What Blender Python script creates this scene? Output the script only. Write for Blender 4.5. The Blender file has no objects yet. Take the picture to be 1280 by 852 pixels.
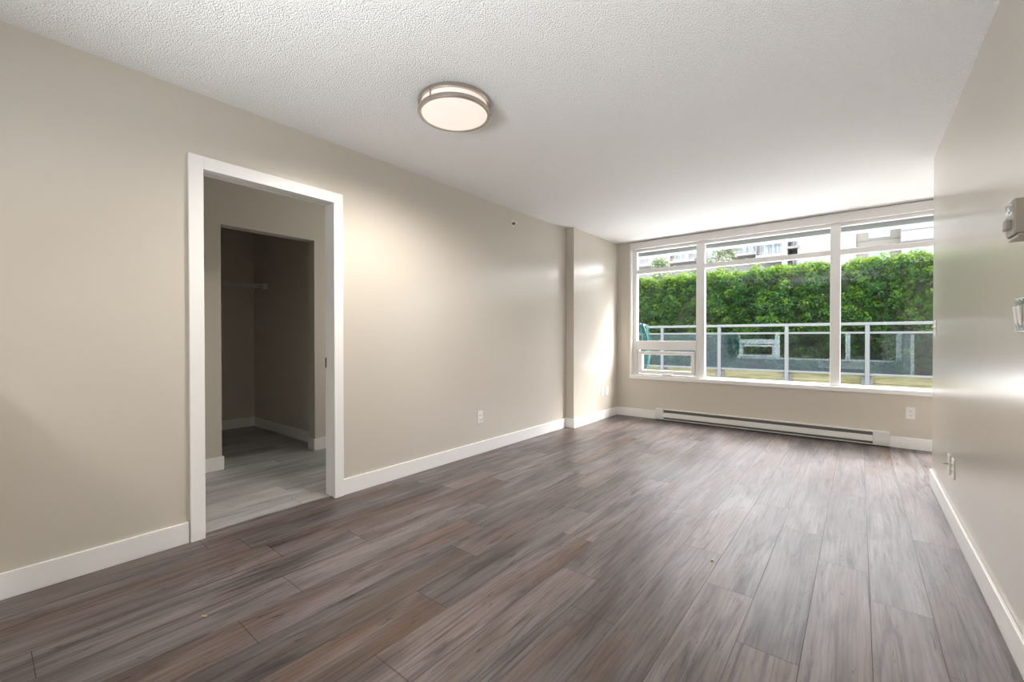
import bpy, bmesh, math, random
import numpy as np
from mathutils import Vector, Matrix

S = bpy.context.scene
COL = S.collection

# ------------------------------------------------------------------ camera, light, exposure
F_PX, YAW, PITCH, ROLL = 539.45, 0.6778, -0.0081, -0.0007
CAM = (2.8215, 0.0, 1.1058)
cd = bpy.data.cameras.new('camera')
cam = bpy.data.objects.new('camera', cd)
COL.objects.link(cam)
cd.sensor_width = 36.0
cd.lens = 36.0 * F_PX / 1280.0
cd.clip_start = 0.02
cd.clip_end = 300
Fv = Vector((-math.sin(YAW) * math.cos(PITCH), math.cos(YAW) * math.cos(PITCH), math.sin(PITCH)))
R0 = Vector((math.cos(YAW), math.sin(YAW), 0))
U0 = R0.cross(Fv)
Rv = R0 * math.cos(ROLL) + U0 * math.sin(ROLL)
Uv = -R0 * math.sin(ROLL) + U0 * math.cos(ROLL)
cam.matrix_world = Matrix(((Rv.x, Uv.x, -Fv.x, CAM[0]), (Rv.y, Uv.y, -Fv.y, CAM[1]), (Rv.z, Uv.z, -Fv.z, CAM[2]), (0, 0, 0, 1)))
S.camera = cam

S.view_settings.view_transform = 'Standard'
S.view_settings.look = 'None'
S.view_settings.gamma = 1.0
S.view_settings.use_curve_mapping = False
S.view_settings.exposure = 0.4

SKY = 6.7
SUN = 11
KITCHEN = 14
BOUNCE = 38
PATIO = 240
GLOW = 390
HALL = 8.5
LAMP = 29
w = bpy.data.worlds.new('overcast_sky')
S.world = w
w.use_nodes = True
w.node_tree.nodes['Background'].inputs[0].default_value = (0.96, 0.965, 1.0, 1)
w.node_tree.nodes['Background'].inputs[1].default_value = SKY
sl = bpy.data.lights.new('hazy_sun', 'SUN')
sl.energy = SUN
sl.angle = math.radians(22)
sl.color = (1.0, 0.95, 0.87)
sun = bpy.data.objects.new('hazy_sun', sl)
COL.objects.link(sun)
sun.location = (6, 12, 9)
sun.rotation_euler = Vector((1.57, 1.0, 1.55)).to_track_quat('Z', 'Y').to_euler()
def area(name, loc, direction, sx, sy, power, col, spread=180):
    l = bpy.data.lights.new(name, 'AREA')
    l.shape = 'RECTANGLE'
    l.size, l.size_y = sx, sy
    l.energy = power
    l.color = col
    l.spread = math.radians(spread)
    o = bpy.data.objects.new(name, l)
    COL.objects.link(o)
    o.location = loc
    o.rotation_euler = (-Vector(direction)).to_track_quat('Z', 'Y').to_euler()
    return o
# added fill light behind the camera, bounced off the ceiling
area('bounce_fill', (2.2, -1.65, 0.8), (-0.10, 1, 0.92), 1.5, 1.2, BOUNCE, (0.96, 0.985, 1.0), 82)
# added area lamp low on the patio, imitating daylight thrown up through the window
area('patio_fill', (0.2, 7.35, 0.05), (0.1, -0.55, 0.85), 3.6, 2.0, PATIO, (0.97, 0.99, 1.0))
# added area lamp above the hedge, boosting the skylight into the room
area('sky_fill', (3.6, 9.0, 3.72), (-0.12, -1, -0.3), 8.0, 1.7, GLOW, (1.0, 0.985, 1.0))
# added lamp inside the end of the hall, lifting its walls and floor
area('hall_fill', (-0.72, 3.17, 1.4), (0, -1, 0), 1.0, 1.8, HALL, (1.0, 0.99, 0.93))

cy = S.cycles
cy.max_bounces = 10
cy.diffuse_bounces = 6
cy.glossy_bounces = 4
cy.transmission_bounces = 6
cy.transparent_max_bounces = 16
cy.sample_clamp_indirect = 8.0
cy.caustics_reflective = False
cy.caustics_refractive = False

# ------------------------------------------------------------------ helpers
def mat(name, col, rough=0.5, metal=0.0, spec=0.5):
    m = bpy.data.materials.new(name)
    m.use_nodes = True
    b = m.node_tree.nodes['Principled BSDF']
    b.inputs['Base Color'].default_value = (*col, 1)
    b.inputs['Roughness'].default_value = rough
    b.inputs['Metallic'].default_value = metal
    b.inputs['Specular IOR Level'].default_value = spec
    return m

def nd(m, t, **kw):
    n = m.node_tree.nodes.new(t)
    for k, v in kw.items():
        setattr(n, k, v)
    return n

def lk(m, a, b):
    m.node_tree.links.new(a, b)

def bump(m, scale, strength, dist=0.002, detail=3.0, coord='Object'):
    b = m.node_tree.nodes['Principled BSDF']
    tc = nd(m, 'ShaderNodeTexCoord')
    n = nd(m, 'ShaderNodeTexNoise')
    n.inputs['Scale'].default_value = scale
    n.inputs['Detail'].default_value = detail
    bp = nd(m, 'ShaderNodeBump')
    bp.inputs['Strength'].default_value = strength
    bp.inputs['Distance'].default_value = dist
    lk(m, tc.outputs[coord], n.inputs['Vector'])
    lk(m, n.outputs['Fac'], bp.inputs['Height'])
    lk(m, bp.outputs['Normal'], b.inputs['Normal'])
    return n

def tint(m, c1, c2, scale, lo=0.35, hi=0.65, stretch=None, detail=4.0):
    b = m.node_tree.nodes['Principled BSDF']
    tc = nd(m, 'ShaderNodeTexCoord')
    n = nd(m, 'ShaderNodeTexNoise')
    n.inputs['Scale'].default_value = scale
    n.inputs['Detail'].default_value = detail
    src = tc.outputs['Object']
    if stretch:
        mp = nd(m, 'ShaderNodeMapping')
        mp.inputs['Scale'].default_value = stretch
        lk(m, src, mp.inputs['Vector'])
        src = mp.outputs['Vector']
    lk(m, src, n.inputs['Vector'])
    r = nd(m, 'ShaderNodeValToRGB')
    r.color_ramp.elements[0].position = lo
    r.color_ramp.elements[0].color = (*c1, 1)
    r.color_ramp.elements[1].position = hi
    r.color_ramp.elements[1].color = (*c2, 1)
    lk(m, n.outputs['Fac'], r.inputs['Fac'])
    lk(m, r.outputs['Color'], b.inputs['Base Color'])

def glass(name, tr, refl_mul=1.0, ior=1.5, gcol=(1, 1, 1)):
    m = bpy.data.materials.new(name)
    m.use_nodes = True
    nt = m.node_tree
    nt.nodes.clear()
    out = nt.nodes.new('ShaderNodeOutputMaterial')
    mix = nt.nodes.new('ShaderNodeMixShader')
    t = nt.nodes.new('ShaderNodeBsdfTransparent')
    t.inputs[0].default_value = (*tr, 1)
    g = nt.nodes.new('ShaderNodeBsdfGlossy')
    g.inputs['Color'].default_value = (*gcol, 1)
    g.inputs['Roughness'].default_value = 0.0
    # Schlick reflectance, the same from both faces of the pane
    ge = nt.nodes.new('ShaderNodeNewGeometry')
    dt = nt.nodes.new('ShaderNodeVectorMath')
    dt.operation = 'DOT_PRODUCT'
    nt.links.new(ge.outputs['Normal'], dt.inputs[0])
    nt.links.new(ge.outputs['Incoming'], dt.inputs[1])
    def mm(op, x, y):
        k = nt.nodes.new('ShaderNodeMath')
        k.operation = op
        for sck, v in ((k.inputs[0], x), (k.inputs[1], y)):
            if isinstance(v, (int, float)):
                sck.default_value = v
            elif v is not None:
                nt.links.new(v, sck)
        return k
    ab = mm('ABSOLUTE', dt.outputs['Value'], None)
    one = mm('SUBTRACT', 1.0, ab.outputs[0])
    p5 = mm('POWER', one.outputs[0], 5.0)
    f0 = ((ior - 1) / (ior + 1)) ** 2
    sc_ = mm('MULTIPLY', p5.outputs[0], 1 - f0)
    fr = mm('ADD', sc_.outputs[0], f0)
    mu = mm('MULTIPLY', fr.outputs[0], refl_mul)
    mu.use_clamp = True
    nt.links.new(mu.outputs[0], mix.inputs[0])
    nt.links.new(t.outputs[0], mix.inputs[1])
    nt.links.new(g.outputs[0], mix.inputs[2])
    nt.links.new(mix.outputs[0], out.inputs[0])
    return m

class MB:
    """collects shapes, builds ONE mesh object"""
    def __init__(self):
        self.bm = bmesh.new()

    def box(self, x0, x1, y0, y1, z0, z1, bev=0.0, seg=2):
        b = bmesh.new()
        bmesh.ops.create_cube(b, size=1.0)
        for v in b.verts:
            v.co = Vector(((x0 + x1) / 2 + v.co.x * (x1 - x0), (y0 + y1) / 2 + v.co.y * (y1 - y0), (z0 + z1) / 2 + v.co.z * (z1 - z0)))
        if bev > 0:
            bmesh.ops.bevel(b, geom=b.edges[:], offset=bev, segments=seg, affect='EDGES', profile=0.5)
        self._join(b)
        return self

    def _join(self, b, M=None):
        if M is not None:
            b.transform(M)
        me = bpy.data.meshes.new('tmp')
        b.to_mesh(me)
        b.free()
        self.bm.from_mesh(me)
        bpy.data.meshes.remove(me)

    def cyl(self, c, axis, r, h, seg=32, r2=None, bev=0.0):
        """centre c, axis vector, radius r, length h"""
        b = bmesh.new()
        bmesh.ops.create_cone(b, cap_ends=True, segments=seg, radius1=r, radius2=r if r2 is None else r2, depth=h)
        if bev > 0:
            ed = [e for e in b.edges if len(e.link_faces) == 2 and any(len(f.verts) > 4 for f in e.link_faces)]
            bmesh.ops.bevel(b, geom=ed, offset=bev, segments=2, affect='EDGES', profile=0.5)
        q = Vector(axis).normalized().to_track_quat('Z', 'Y').to_matrix().to_4x4()
        self._join(b, Matrix.Translation(Vector(c)) @ q)
        return self

    def tube(self, pts, r, seg=8):
        P = [Vector(p) for p in pts]
        rings = []
        for i, p in enumerate(P):
            d = (P[min(i + 1, len(P) - 1)] - P[max(i - 1, 0)]).normalized()
            a = Vector((0, 0, 1)) if abs(d.z) < 0.9 else Vector((1, 0, 0))
            u = d.cross(a).normalized()
            v = d.cross(u).normalized()
            rings.append([self.bm.verts.new(p + (u * math.cos(t) + v * math.sin(t)) * r) for t in [2 * math.pi * k / seg for k in range(seg)]])
        for i in range(len(rings) - 1):
            for k in range(seg):
                self.bm.faces.new((rings[i][k], rings[i][(k + 1) % seg], rings[i + 1][(k + 1) % seg], rings[i + 1][k]))
        self.bm.faces.new(rings[0])
        self.bm.faces.new(rings[-1][::-1])
        return self

    def lathe(self, c, prof, seg=64, close=False):
        """prof: (r, z) pairs round the vertical axis through c"""
        rings = []
        for r, z in prof:
            if r < 1e-6:
                rings.append([self.bm.verts.new((c[0], c[1], c[2] + z))])
            else:
                rings.append([self.bm.verts.new((c[0] + r * math.cos(2 * math.pi * k / seg), c[1] + r * math.sin(2 * math.pi * k / seg), c[2] + z)) for k in range(seg)])
        n = len(rings)
        for i in range(n if close else n - 1):
            a, b = rings[i], rings[(i + 1) % n]
            for k in range(seg):
                k2 = (k + 1) % seg
                if len(a) == 1 and len(b) == 1:
                    continue
                if len(a) == 1:
                    self.bm.faces.new((a[0], b[k2], b[k]))
                elif len(b) == 1:
                    self.bm.faces.new((a[k], a[k2], b[0]))
                else:
                    self.bm.faces.new((a[k], a[k2], b[k2], b[k]))
        return self

    def prism_x(self, prof, x0, x1):
        """(y, z) outline swept along x"""
        a = [self.bm.verts.new((x0, y, z)) for y, z in prof]
        b = [self.bm.verts.new((x1, y, z)) for y, z in prof]
        n = len(prof)
        for i in range(n):
            self.bm.faces.new((a[i], a[(i + 1) % n], b[(i + 1) % n], b[i]))
        self.bm.faces.new(a[::-1])
        self.bm.faces.new(b)
        return self

    def xf(self, M):
        self.bm.transform(M)
        return self

    def build(self, name, m, parent=None, smooth=False, loc=None):
        bmesh.ops.recalc_face_normals(self.bm, faces=self.bm.faces[:])
        if loc is not None:
            self.bm.transform(Matrix.Translation(-Vector(loc)))
        me = bpy.data.meshes.new(name)
        self.bm.to_mesh(me)
        self.bm.free()
        if smooth:
            me.polygons.foreach_set('use_smooth', [True] * len(me.polygons))
            me.set_sharp_from_angle(angle=math.radians(35))
        o = bpy.data.objects.new(name, me)
        COL.objects.link(o)
        me.materials.append(m)
        if loc is not None and parent is None:
            o.location = loc
        if parent is not None:
            o.parent = parent
        return o

def tag(o, label, cat, group=None, kind=None):
    o['label'] = label
    o['category'] = cat
    if group:
        o['group'] = group
    if kind:
        o['kind'] = kind
    return o

def empty(name, loc, label, cat, group=None, kind=None):
    o = bpy.data.objects.new(name, None)
    o.empty_display_size = 0.1
    COL.objects.link(o)
    o.location = loc
    return tag(o, label, cat, group, kind)

def part(mb, name, m, root, smooth=False):
    """world-space mesh parented to a root (whose transform is only a translation / z turn)"""
    root_m = Matrix.Translation(root.location) @ root.rotation_euler.to_matrix().to_4x4()
    mb.xf(root_m.inverted())
    return mb.build(name, m, root, smooth)

def copy_tree(o, parent=None):
    c = o.copy()
    COL.objects.link(c)
    c.parent = parent
    for ch in o.children:
        copy_tree(ch, c)
    return c

def struct(mb, name, m, label, cat, smooth=False):
    return tag(mb.build(name, m, None, smooth), label, cat, kind='structure')

# ------------------------------------------------------------------ materials
M_wall = mat('beige_paint', (0.60, 0.56, 0.495), 0.22, 0, 0.5)
bump(M_wall, 260, 0.06, 0.001)
M_ceil = mat('popcorn_ceiling', (0.86, 0.865, 0.865), 0.9, 0, 0.2)
def popcorn(m):
    b = m.node_tree.nodes['Principled BSDF']
    tc = nd(m, 'ShaderNodeTexCoord')
    n = nd(m, 'ShaderNodeTexNoise')
    n.inputs['Scale'].default_value = 120
    n.inputs['Detail'].default_value = 5
    v = nd(m, 'ShaderNodeTexVoronoi')
    v.inputs['Scale'].default_value = 150
    mx = nd(m, 'ShaderNodeMath', operation='SUBTRACT')
    bp = nd(m, 'ShaderNodeBump')
    bp.inputs['Strength'].default_value = 0.8
    bp.inputs['Distance'].default_value = 0.006
    lk(m, tc.outputs['Object'], n.inputs['Vector'])
    lk(m, tc.outputs['Object'], v.inputs['Vector'])
    lk(m, n.outputs['Fac'], mx.inputs[0])
    lk(m, v.outputs['Distance'], mx.inputs[1])
    lk(m, mx.outputs[0], bp.inputs['Height'])
    lk(m, bp.outputs['Normal'], b.inputs['Normal'])
popcorn(M_ceil)
M_trim = mat('white_trim_paint', (0.86, 0.86, 0.85), 0.38)
bump(M_trim, 40, 0.03, 0.001)
M_vinyl = mat('white_window_vinyl', (0.80, 0.80, 0.80), 0.35)
bump(M_vinyl, 30, 0.02, 0.001)
M_val = mat('white_valance', (0.74, 0.73, 0.715), 0.5)
bump(M_val, 60, 0.04, 0.001)
M_plate = mat('white_plastic', (0.80, 0.79, 0.77), 0.32)
bump(M_plate, 80, 0.02, 0.0005)
M_cream = mat('cream_plastic', (0.72, 0.69, 0.60), 0.4)
bump(M_cream, 80, 0.02, 0.0005)
M_dark = mat('dark_slot', (0.03, 0.028, 0.025), 0.6)
bump(M_dark, 80, 0.05, 0.0005)
M_heater = mat('heater_enamel', (0.70, 0.70, 0.68), 0.4)
bump(M_heater, 50, 0.03, 0.0005)
M_fin = mat('heater_fins', (0.20, 0.195, 0.19), 0.5, 0.5)
bump(M_fin, 200, 0.1, 0.001)
M_nickel = mat('brushed_nickel', (0.50, 0.45, 0.40), 0.33, 1.0)
bump(M_nickel, 120, 0.05, 0.0005)
M_chrome = mat('chrome', (0.80, 0.82, 0.82), 0.10, 1.0)
bump(M_chrome, 30, 0.02, 0.0005)
M_thermo = mat('thermostat_plastic', (0.30, 0.27, 0.225), 0.4)
bump(M_thermo, 60, 0.03, 0.0005)
M_wire = mat('white_wire_coat', (0.75, 0.75, 0.73), 0.4)
bump(M_wire, 60, 0.02, 0.0005)
M_counter = mat('stone_counter', (0.25, 0.23, 0.21), 0.3)
tint(M_counter, (0.18, 0.16, 0.15), (0.36, 0.33, 0.30), 30)
M_glass = glass('window_glass', (0.95, 0.95, 0.955), 0.6)
M_rglass = glass('railing_glass', (0.62, 0.74, 0.76), 1.5, 1.5, (0.85, 0.95, 1.0))
M_alu = mat('grey_aluminium', (0.164, 0.177, 0.182), 0.5, 0.2)
bump(M_alu, 60, 0.03, 0.0005)
M_facade = mat('facade_stucco', (0.36, 0.40, 0.43), 0.85)
tint(M_facade, (0.180, 0.207, 0.229), (0.225, 0.252, 0.270), 3)
M_soffit = mat('soffit_lining', (0.42, 0.46, 0.46), 0.8)
bump(M_soffit, 30, 0.03)
M_patio = mat('patio_concrete', (0.62, 0.60, 0.56), 0.9)
tint(M_patio, (0.50, 0.48, 0.44), (0.60, 0.58, 0.54), 2.5)
M_retain = mat('mossy_timber', (0.40, 0.40, 0.22), 0.9)
tint(M_retain, (0.162, 0.170, 0.081), (0.292, 0.275, 0.162), 5, 0.35, 0.65, (0.5, 1, 3))
M_soil = mat('soil', (0.06, 0.045, 0.03), 0.95)
tint(M_soil, (0.04, 0.03, 0.02), (0.09, 0.07, 0.045), 12)
M_hose = mat('teal_hose', (0.03, 0.38, 0.36), 0.35)
tint(M_hose, (0.005, 0.081, 0.078), (0.027, 0.140, 0.135), 14)
M_crumb = mat('tan_crumb', (0.55, 0.42, 0.20), 0.7)
tint(M_crumb, (0.45, 0.33, 0.15), (0.62, 0.50, 0.27), 300)

def floor_mat(name, mid, dark, light, brown, rough=0.40):
    m = mat(name, mid, rough)
    b = m.node_tree.nodes['Principled BSDF']
    at = nd(m, 'ShaderNodeAttribute', attribute_name='plank')
    tc = nd(m, 'ShaderNodeTexCoord')
    sc = nd(m, 'ShaderNodeVectorMath', operation='SCALE')
    sc.inputs['Scale'].default_value = 37.0
    ad = nd(m, 'ShaderNodeVectorMath', operation='ADD')
    lk(m, at.outputs['Color'], sc.inputs[0])
    lk(m, tc.outputs['Object'], ad.inputs[0])
    lk(m, sc.outputs['Vector'], ad.inputs[1])
    def noise(scale, stretch, detail, dist=0.0, rough_=0.55):
        mp = nd(m, 'ShaderNodeMapping')
        mp.inputs['Scale'].default_value = stretch
        n = nd(m, 'ShaderNodeTexNoise')
        n.inputs['Scale'].default_value = scale
        n.inputs['Detail'].default_value = detail
        n.inputs['Distortion'].default_value = dist
        n.inputs['Roughness'].default_value = rough_
        lk(m, ad.outputs['Vector'], mp.inputs['Vector'])
        lk(m, mp.outputs['Vector'], n.inputs['Vector'])
        return n.outputs['Fac']
    def ramp(src, p0, p1):
        r = nd(m, 'ShaderNodeMapRange')
        r.inputs['From Min'].default_value = p0
        r.inputs['From Max'].default_value = p1
        lk(m, src, r.inputs['Value'])
        return r.outputs['Result']
    def mixc(fac, a, bb, mode='MIX'):
        x = nd(m, 'ShaderNodeMix', data_type='RGBA', blend_type=mode)
        if isinstance(fac, float):
            x.inputs[0].default_value = fac
        else:
            lk(m, fac, x.inputs[0])
        for s, v in ((x.inputs[6], a), (x.inputs[7], bb)):
            if isinstance(v, tuple):
                s.default_value = (*v, 1)
            else:
                lk(m, v, s)
        return x.outputs[2]
    def mth(op, a, bb):
        x = nd(m, 'ShaderNodeMath', operation=op)
        for s, v in ((x.inputs[0], a), (x.inputs[1], bb)):
            if isinstance(v, (int, float)):
                s.default_value = v
            else:
                lk(m, v, s)
        return x.outputs[0]
    broad = noise(3.2, (2.6, 0.42, 1), 5, 0.5)
    streak = noise(7.0, (2.6, 0.20, 1), 6, 1.5, 0.6)
    fine = noise(70.0, (3.0, 0.05, 1), 4, 0.2, 0.6)
    hue = noise(2.0, (3.0, 0.35, 1), 3, 0.4)
    # cathedral rings
    mp = nd(m, 'ShaderNodeMapping')
    mp.inputs['Scale'].default_value = (5.0, 0.55, 1)
    wv = nd(m, 'ShaderNodeTexWave', wave_type='BANDS', bands_direction='X')
    wv.inputs['Scale'].default_value = 3.0
    wv.inputs['Distortion'].default_value = 11.0
    wv.inputs['Detail'].default_value = 2.0
    wv.inputs['Detail Scale'].default_value = 0.9
    lk(m, ad.outputs['Vector'], mp.inputs['Vector'])
    lk(m, mp.outputs['Vector'], wv.inputs['Vector'])
    sep = nd(m, 'ShaderNodeSeparateColor')
    lk(m, at.outputs['Color'], sep.inputs['Color'])
    c = mixc(ramp(broad, 0.34, 0.66), tuple(v * 0.62 for v in mid), light)
    c = mixc(mth('MULTIPLY', ramp(hue, 0.46, 0.66), 0.75), c, brown)
    c = mixc(mth('MULTIPLY', ramp(wv.outputs['Fac'], 0.55, 1.0), 0.26), c, dark)
    c = mixc(mth('MULTIPLY', ramp(streak, 0.52, 0.68), 0.8), c, dark)
    crack = noise(11.0, (4.0, 0.21, 1), 7, 2.2, 0.66)
    c = mixc(mth('MULTIPLY', ramp(crack, 0.60, 0.70), 0.85), c, tuple(v * 0.45 for v in dark))
    knot = noise(15.0, (3.4, 0.42, 1), 6, 1.2, 0.6)
    c = mixc(mth('MULTIPLY', ramp(knot, 0.635, 0.70), 0.9), c, tuple(v * 0.5 for v in dark))
    pale = noise(13.0, (4.0, 0.12, 1), 5, 0.8, 0.6)
    c = mixc(mth('MULTIPLY', ramp(pale, 0.54, 0.70), 0.35), c, light)
    c = mixc(mth('MULTIPLY', ramp(fine, 0.45, 0.70), 0.22), c, dark)
    # plank to plank value
    hv = nd(m, 'ShaderNodeHueSaturation')
    lk(m, c, hv.inputs['Color'])
    lk(m, mth('ADD', mth('MULTIPLY', sep.outputs[0], 0.38), 0.81), hv.inputs['Value'])
    lk(m, mth('ADD', mth('MULTIPLY', sep.outputs[1], 0.5), 0.75), hv.inputs['Saturation'])
    lk(m, hv.outputs['Color'], b.inputs['Base Color'])
    lk(m, mth('ADD', mth('MULTIPLY', streak, 0.16), rough - 0.08), b.inputs['Roughness'])
    bp = nd(m, 'ShaderNodeBump')
    bp.inputs['Strength'].default_value = 0.10
    bp.inputs['Distance'].default_value = 0.001
    lk(m, fine, bp.inputs['Height'])
    lk(m, bp.outputs['Normal'], b.inputs['Normal'])
    return m
M_floor = floor_mat('laminate_planks', (0.119, 0.096, 0.092), (0.029, 0.0235, 0.023), (0.212, 0.184, 0.182), (0.125, 0.080, 0.057))
M_hall = floor_mat('grey_vinyl_planks', (0.40, 0.396, 0.385), (0.25, 0.247, 0.24), (0.50, 0.494, 0.48), (0.39, 0.382, 0.365), 0.45)

# ------------------------------------------------------------------ room shell
H = 2.44
YB = 5.789           # window wall, inner face
XR = 3.251           # right wall face
YE = 4.506           # end of the right wall
YS = 4.570           # step in the left wall
ST = 0.110
YR = -3.0            # rear wall
XA = 5.45            # end of the alcove

def plank_floor(name, m, rects, joints, w, x_off, ln, z, seed, label):
    """rows of planks along y; rects = list of (x0,x1,y0,y1) clipped regions"""
    rnd = random.Random(seed)
    verts, faces, cols = [], [], []
    g = 0.0011
    ph = {}
    for (X0, X1, Y0, Y1) in rects:
        k = math.floor((X0 - x_off) / w)
        while x_off + k * w < X1:
            a, b = x_off + k * w, x_off + (k + 1) * w
            if k not in ph:
                ph[k] = joints.get(k, rnd.uniform(0, ln))
            n = math.floor((Y0 - ph[k]) / ln)
            while ph[k] + n * ln < Y1:
                y0, y1 = ph[k] + n * ln, ph[k] + (n + 1) * ln
                rr = random.Random(hash((seed, k, n)) & 0xffffff)
                c = (rr.random(), rr.random(), rr.random(), 1)
                xa, xb, ya, yb = max(a, X0), min(b, X1), max(y0, Y0), min(y1, Y1)
                if xb - xa > 0.004 and yb - ya > 0.004:
                    xa += g * (a > X0); xb -= g * (b < X1); ya += g * (y0 > Y0); yb -= g * (y1 < Y1)
                    i = len(verts)
                    verts += [(xa, ya, z), (xb, ya, z), (xb, yb, z), (xa, yb, z)]
                    faces.append((i, i + 1, i + 2, i + 3))
                    cols.append(c)
                n += 1
            k += 1
    np_ = len(faces)
    # dark core a little below the wear layer, seen only in the joints
    for (X0, X1, Y0, Y1) in rects:
        i = len(verts)
        for zz in (z - 0.0015, z - 0.05):
            verts += [(X0, Y0, zz), (X1, Y0, zz), (X1, Y1, zz), (X0, Y1, zz)]
        faces += [(i, i + 1, i + 2, i + 3), (i + 7, i + 6, i + 5, i + 4)]
        cols += [(0, 0, 0, 1)] * 2
        for q in range(4):
            faces.append((i + q, i + 4 + q, i + 4 + (q + 1) % 4, i + (q + 1) % 4))
            cols.append((0, 0, 0, 1))
    me = bpy.data.meshes.new(name)
    me.from_pydata(verts, [], faces)
    me.materials.append(m)
    me.materials.append(M_dark)
    ca = me.attributes.new('plank', 'FLOAT_COLOR', 'FACE')
    ca.data.foreach_set('color', [v for c in cols for v in c])
    me.polygons.foreach_set('material_index', [0 if i < np_ else 1 for i in range(len(faces))])
    o = bpy.data.objects.new(name, me)
    COL.objects.link(o)
    return tag(o, label, 'floor', kind='structure')

W_PL = 0.1926
X_PL = 2.861 - 15 * W_PL
J = {14: 2.62, 15: 2.35, 12: 2.06, 13: 1.73, 11: 2.37, 16: 3.20, 9: 1.77, 6: 1.58, 7: 1.20, 8: 2.08, 4: 2.10, 3: 1.33, 5: 1.85, 10: 2.75}
plank_floor('floor', M_floor, [(0, XR, YR, YE), (0, XA, YE, YB), (-0.05, 0, 0.785, 1.545)], J, W_PL, X_PL, 1.215, 0.0, 5,
            'glossy grey-brown laminate plank floor of the empty living room')
plank_floor('floor_hall', M_hall, [(-3.12, -0.05, -0.6, 3.2)], {}, 0.18, -0.05, 1.22, 0.0, 9,
            'matt grey plank floor beyond the white doorway')

c = MB().box(-3.3, XA + 0.15, YR - 0.15, 6.1, H, H + 0.25)
struct(c, 'ceiling', M_ceil, 'white textured ceiling over the living room', 'ceiling')

DY0, DY1, DZ = 0.785, 1.545, 2.032      # doorway clear opening
JT = 0.018
c = MB()
c.box(-0.12, 0, YR, DY0 - JT, -0.05, H)
c.box(-0.12, 0, DY1 + JT, YB, -0.05, H)
c.box(-0.12, 0, DY0 - JT, DY1 + JT, DZ + JT, H)
struct(c, 'wall_left', M_wall, 'long beige wall on the left with the white cased doorway', 'wall')
c = MB().box(0, ST, YS, YB, -0.05, H)
struct(c, 'wall_left_projection', M_wall, 'shallow beige wall projection between the left wall and the window', 'wall')
c = MB().box(XR, XR + 0.14, YR, YE, -0.05, H)
c.box(XR + 0.14, XA + 0.14, YE - 0.14, YE, -0.05, H)
struct(c, 'wall_right', M_wall, 'beige wall at the right edge, ending in an outside corner', 'wall')
c = MB().box(XA, XA + 0.14, YE, 5.93, -0.05, H)
struct(c, 'wall_alcove', M_wall, 'beige wall closing the alcove behind the right wall', 'wall')
c = MB().box(-0.12, XR + 0.14, YR - 0.14, YR, -0.05, H)
struct(c, 'wall_rear', M_wall, 'beige wall behind the camera', 'wall')

WX0, WX1, WZ0, WZ1 = 0.30, 3.53, 0.53, 2.434     # window_1 opening in the inner wall
PX0, PX1, PZ1 = 3.66, 5.30, 2.20                 # patio glazing opening
def window_wall(y0, y1, x0, x1, z0, z1, zs, zh, xl):
    c = MB()
    c.box(x0, xl, y0, y1, z0, z1)
    c.box(xl, WX1, y0, y1, z0, zs)
    if zh < z1:
        c.box(xl, WX1, y0, y1, zh, z1)
    c.box(WX1, PX0, y0, y1, z0, z1)
    c.box(PX0, PX1, y0, y1, PZ1, z1)
    c.box(PX1, x1, y0, y1, z0, z1)
    return c
struct(window_wall(YB, 5.93, -0.12, XA, -0.05, H, WZ0, WZ1, WX0), 'wall_back', M_wall, 'beige wall under and beside the large window', 'wall')
struct(window_wall(5.93, 6.10, -5.0, 9.0, -0.12, 3.3, 0.56, 2.262, 0.26), 'wall_facade', M_facade, 'blue-grey outer wall of the flat facing the patio', 'wall')

struct(MB().box(WX0 - 0.04, WX1, 5.928, 6.115, 2.250, 2.335), 'trim_1', M_soffit, 'pale grey lining of the window head outside the glass', 'trim')

# hall and closet behind the doorway
XH = -1.34
c = MB()
c.box(XH - 0.12, XH, -0.6, 1.288, -0.05, H)
c.box(XH - 0.12, XH, 2.083, 3.2, -0.05, H)
c.box(XH - 0.12, XH, 1.288, 2.083, 2.055, H)
struct(c, 'wall_hall', M_wall, 'inner beige wall with a plain closet opening, seen through the doorway', 'wall')
c = MB()
c.box(-3.24, -3.12, 0.6, 2.32, -0.05, H)
c.box(-3.12, XH - 0.12, 2.20, 2.32, -0.05, H)
c.box(-3.12, XH - 0.12, 0.6, 0.72, -0.05, H)
struct(c, 'wall_closet', M_wall, 'dark beige walls of the walk-in closet', 'wall')
c = MB()
c.box(XH, -0.12, -0.72, -0.6, -0.05, H)
c.box(XH, -0.12, 3.2, 3.32, -0.05, H)
struct(c, 'wall_hall_ends', M_wall, 'end walls of the narrow hall behind the doorway', 'wall')

# baseboards
BH, BT = 0.113, 0.013
def bb(c, x0, x1, y0, y1):
    c.box(x0, x1, y0, y1, 0, BH, 0.003, 2)
c = MB()
bb(c, 0, BT, 0.05, 0.714)
bb(c, 0, 0.136, 0.0, 0.052)
bb(c, 0, BT, 1.607, YS)
bb(c, 0, ST + BT, YS - BT, YS)
bb(c, ST, ST + BT, YS, YB)
struct(c, 'baseboard_left', M_trim, 'white baseboard along the long left wall and its projection', 'baseboard')
c = MB()
bb(c, ST + BT, 0.684, YB - BT, YB)
bb(c, 3.062, PX0, YB - BT, YB)
struct(c, 'baseboard_back', M_trim, 'white baseboard on both sides of the heater under the window', 'baseboard')
c = MB()
bb(c, XR - BT, XR, YR, YE)
bb(c, XR - BT, XA, YE, YE + BT)
struct(c, 'baseboard_right', M_trim, 'white baseboard along the right wall, turning at its outside corner', 'baseboard')
c = MB()
bb(c, XH, XH + BT, -0.6, 1.288 + BT)
bb(c, XH, XH + BT, 2.083 - BT, 3.2)
bb(c, XH - 0.12, XH, 1.288, 1.288 + BT)
bb(c, XH - 0.12, XH, 2.083 - BT, 2.083)
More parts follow.
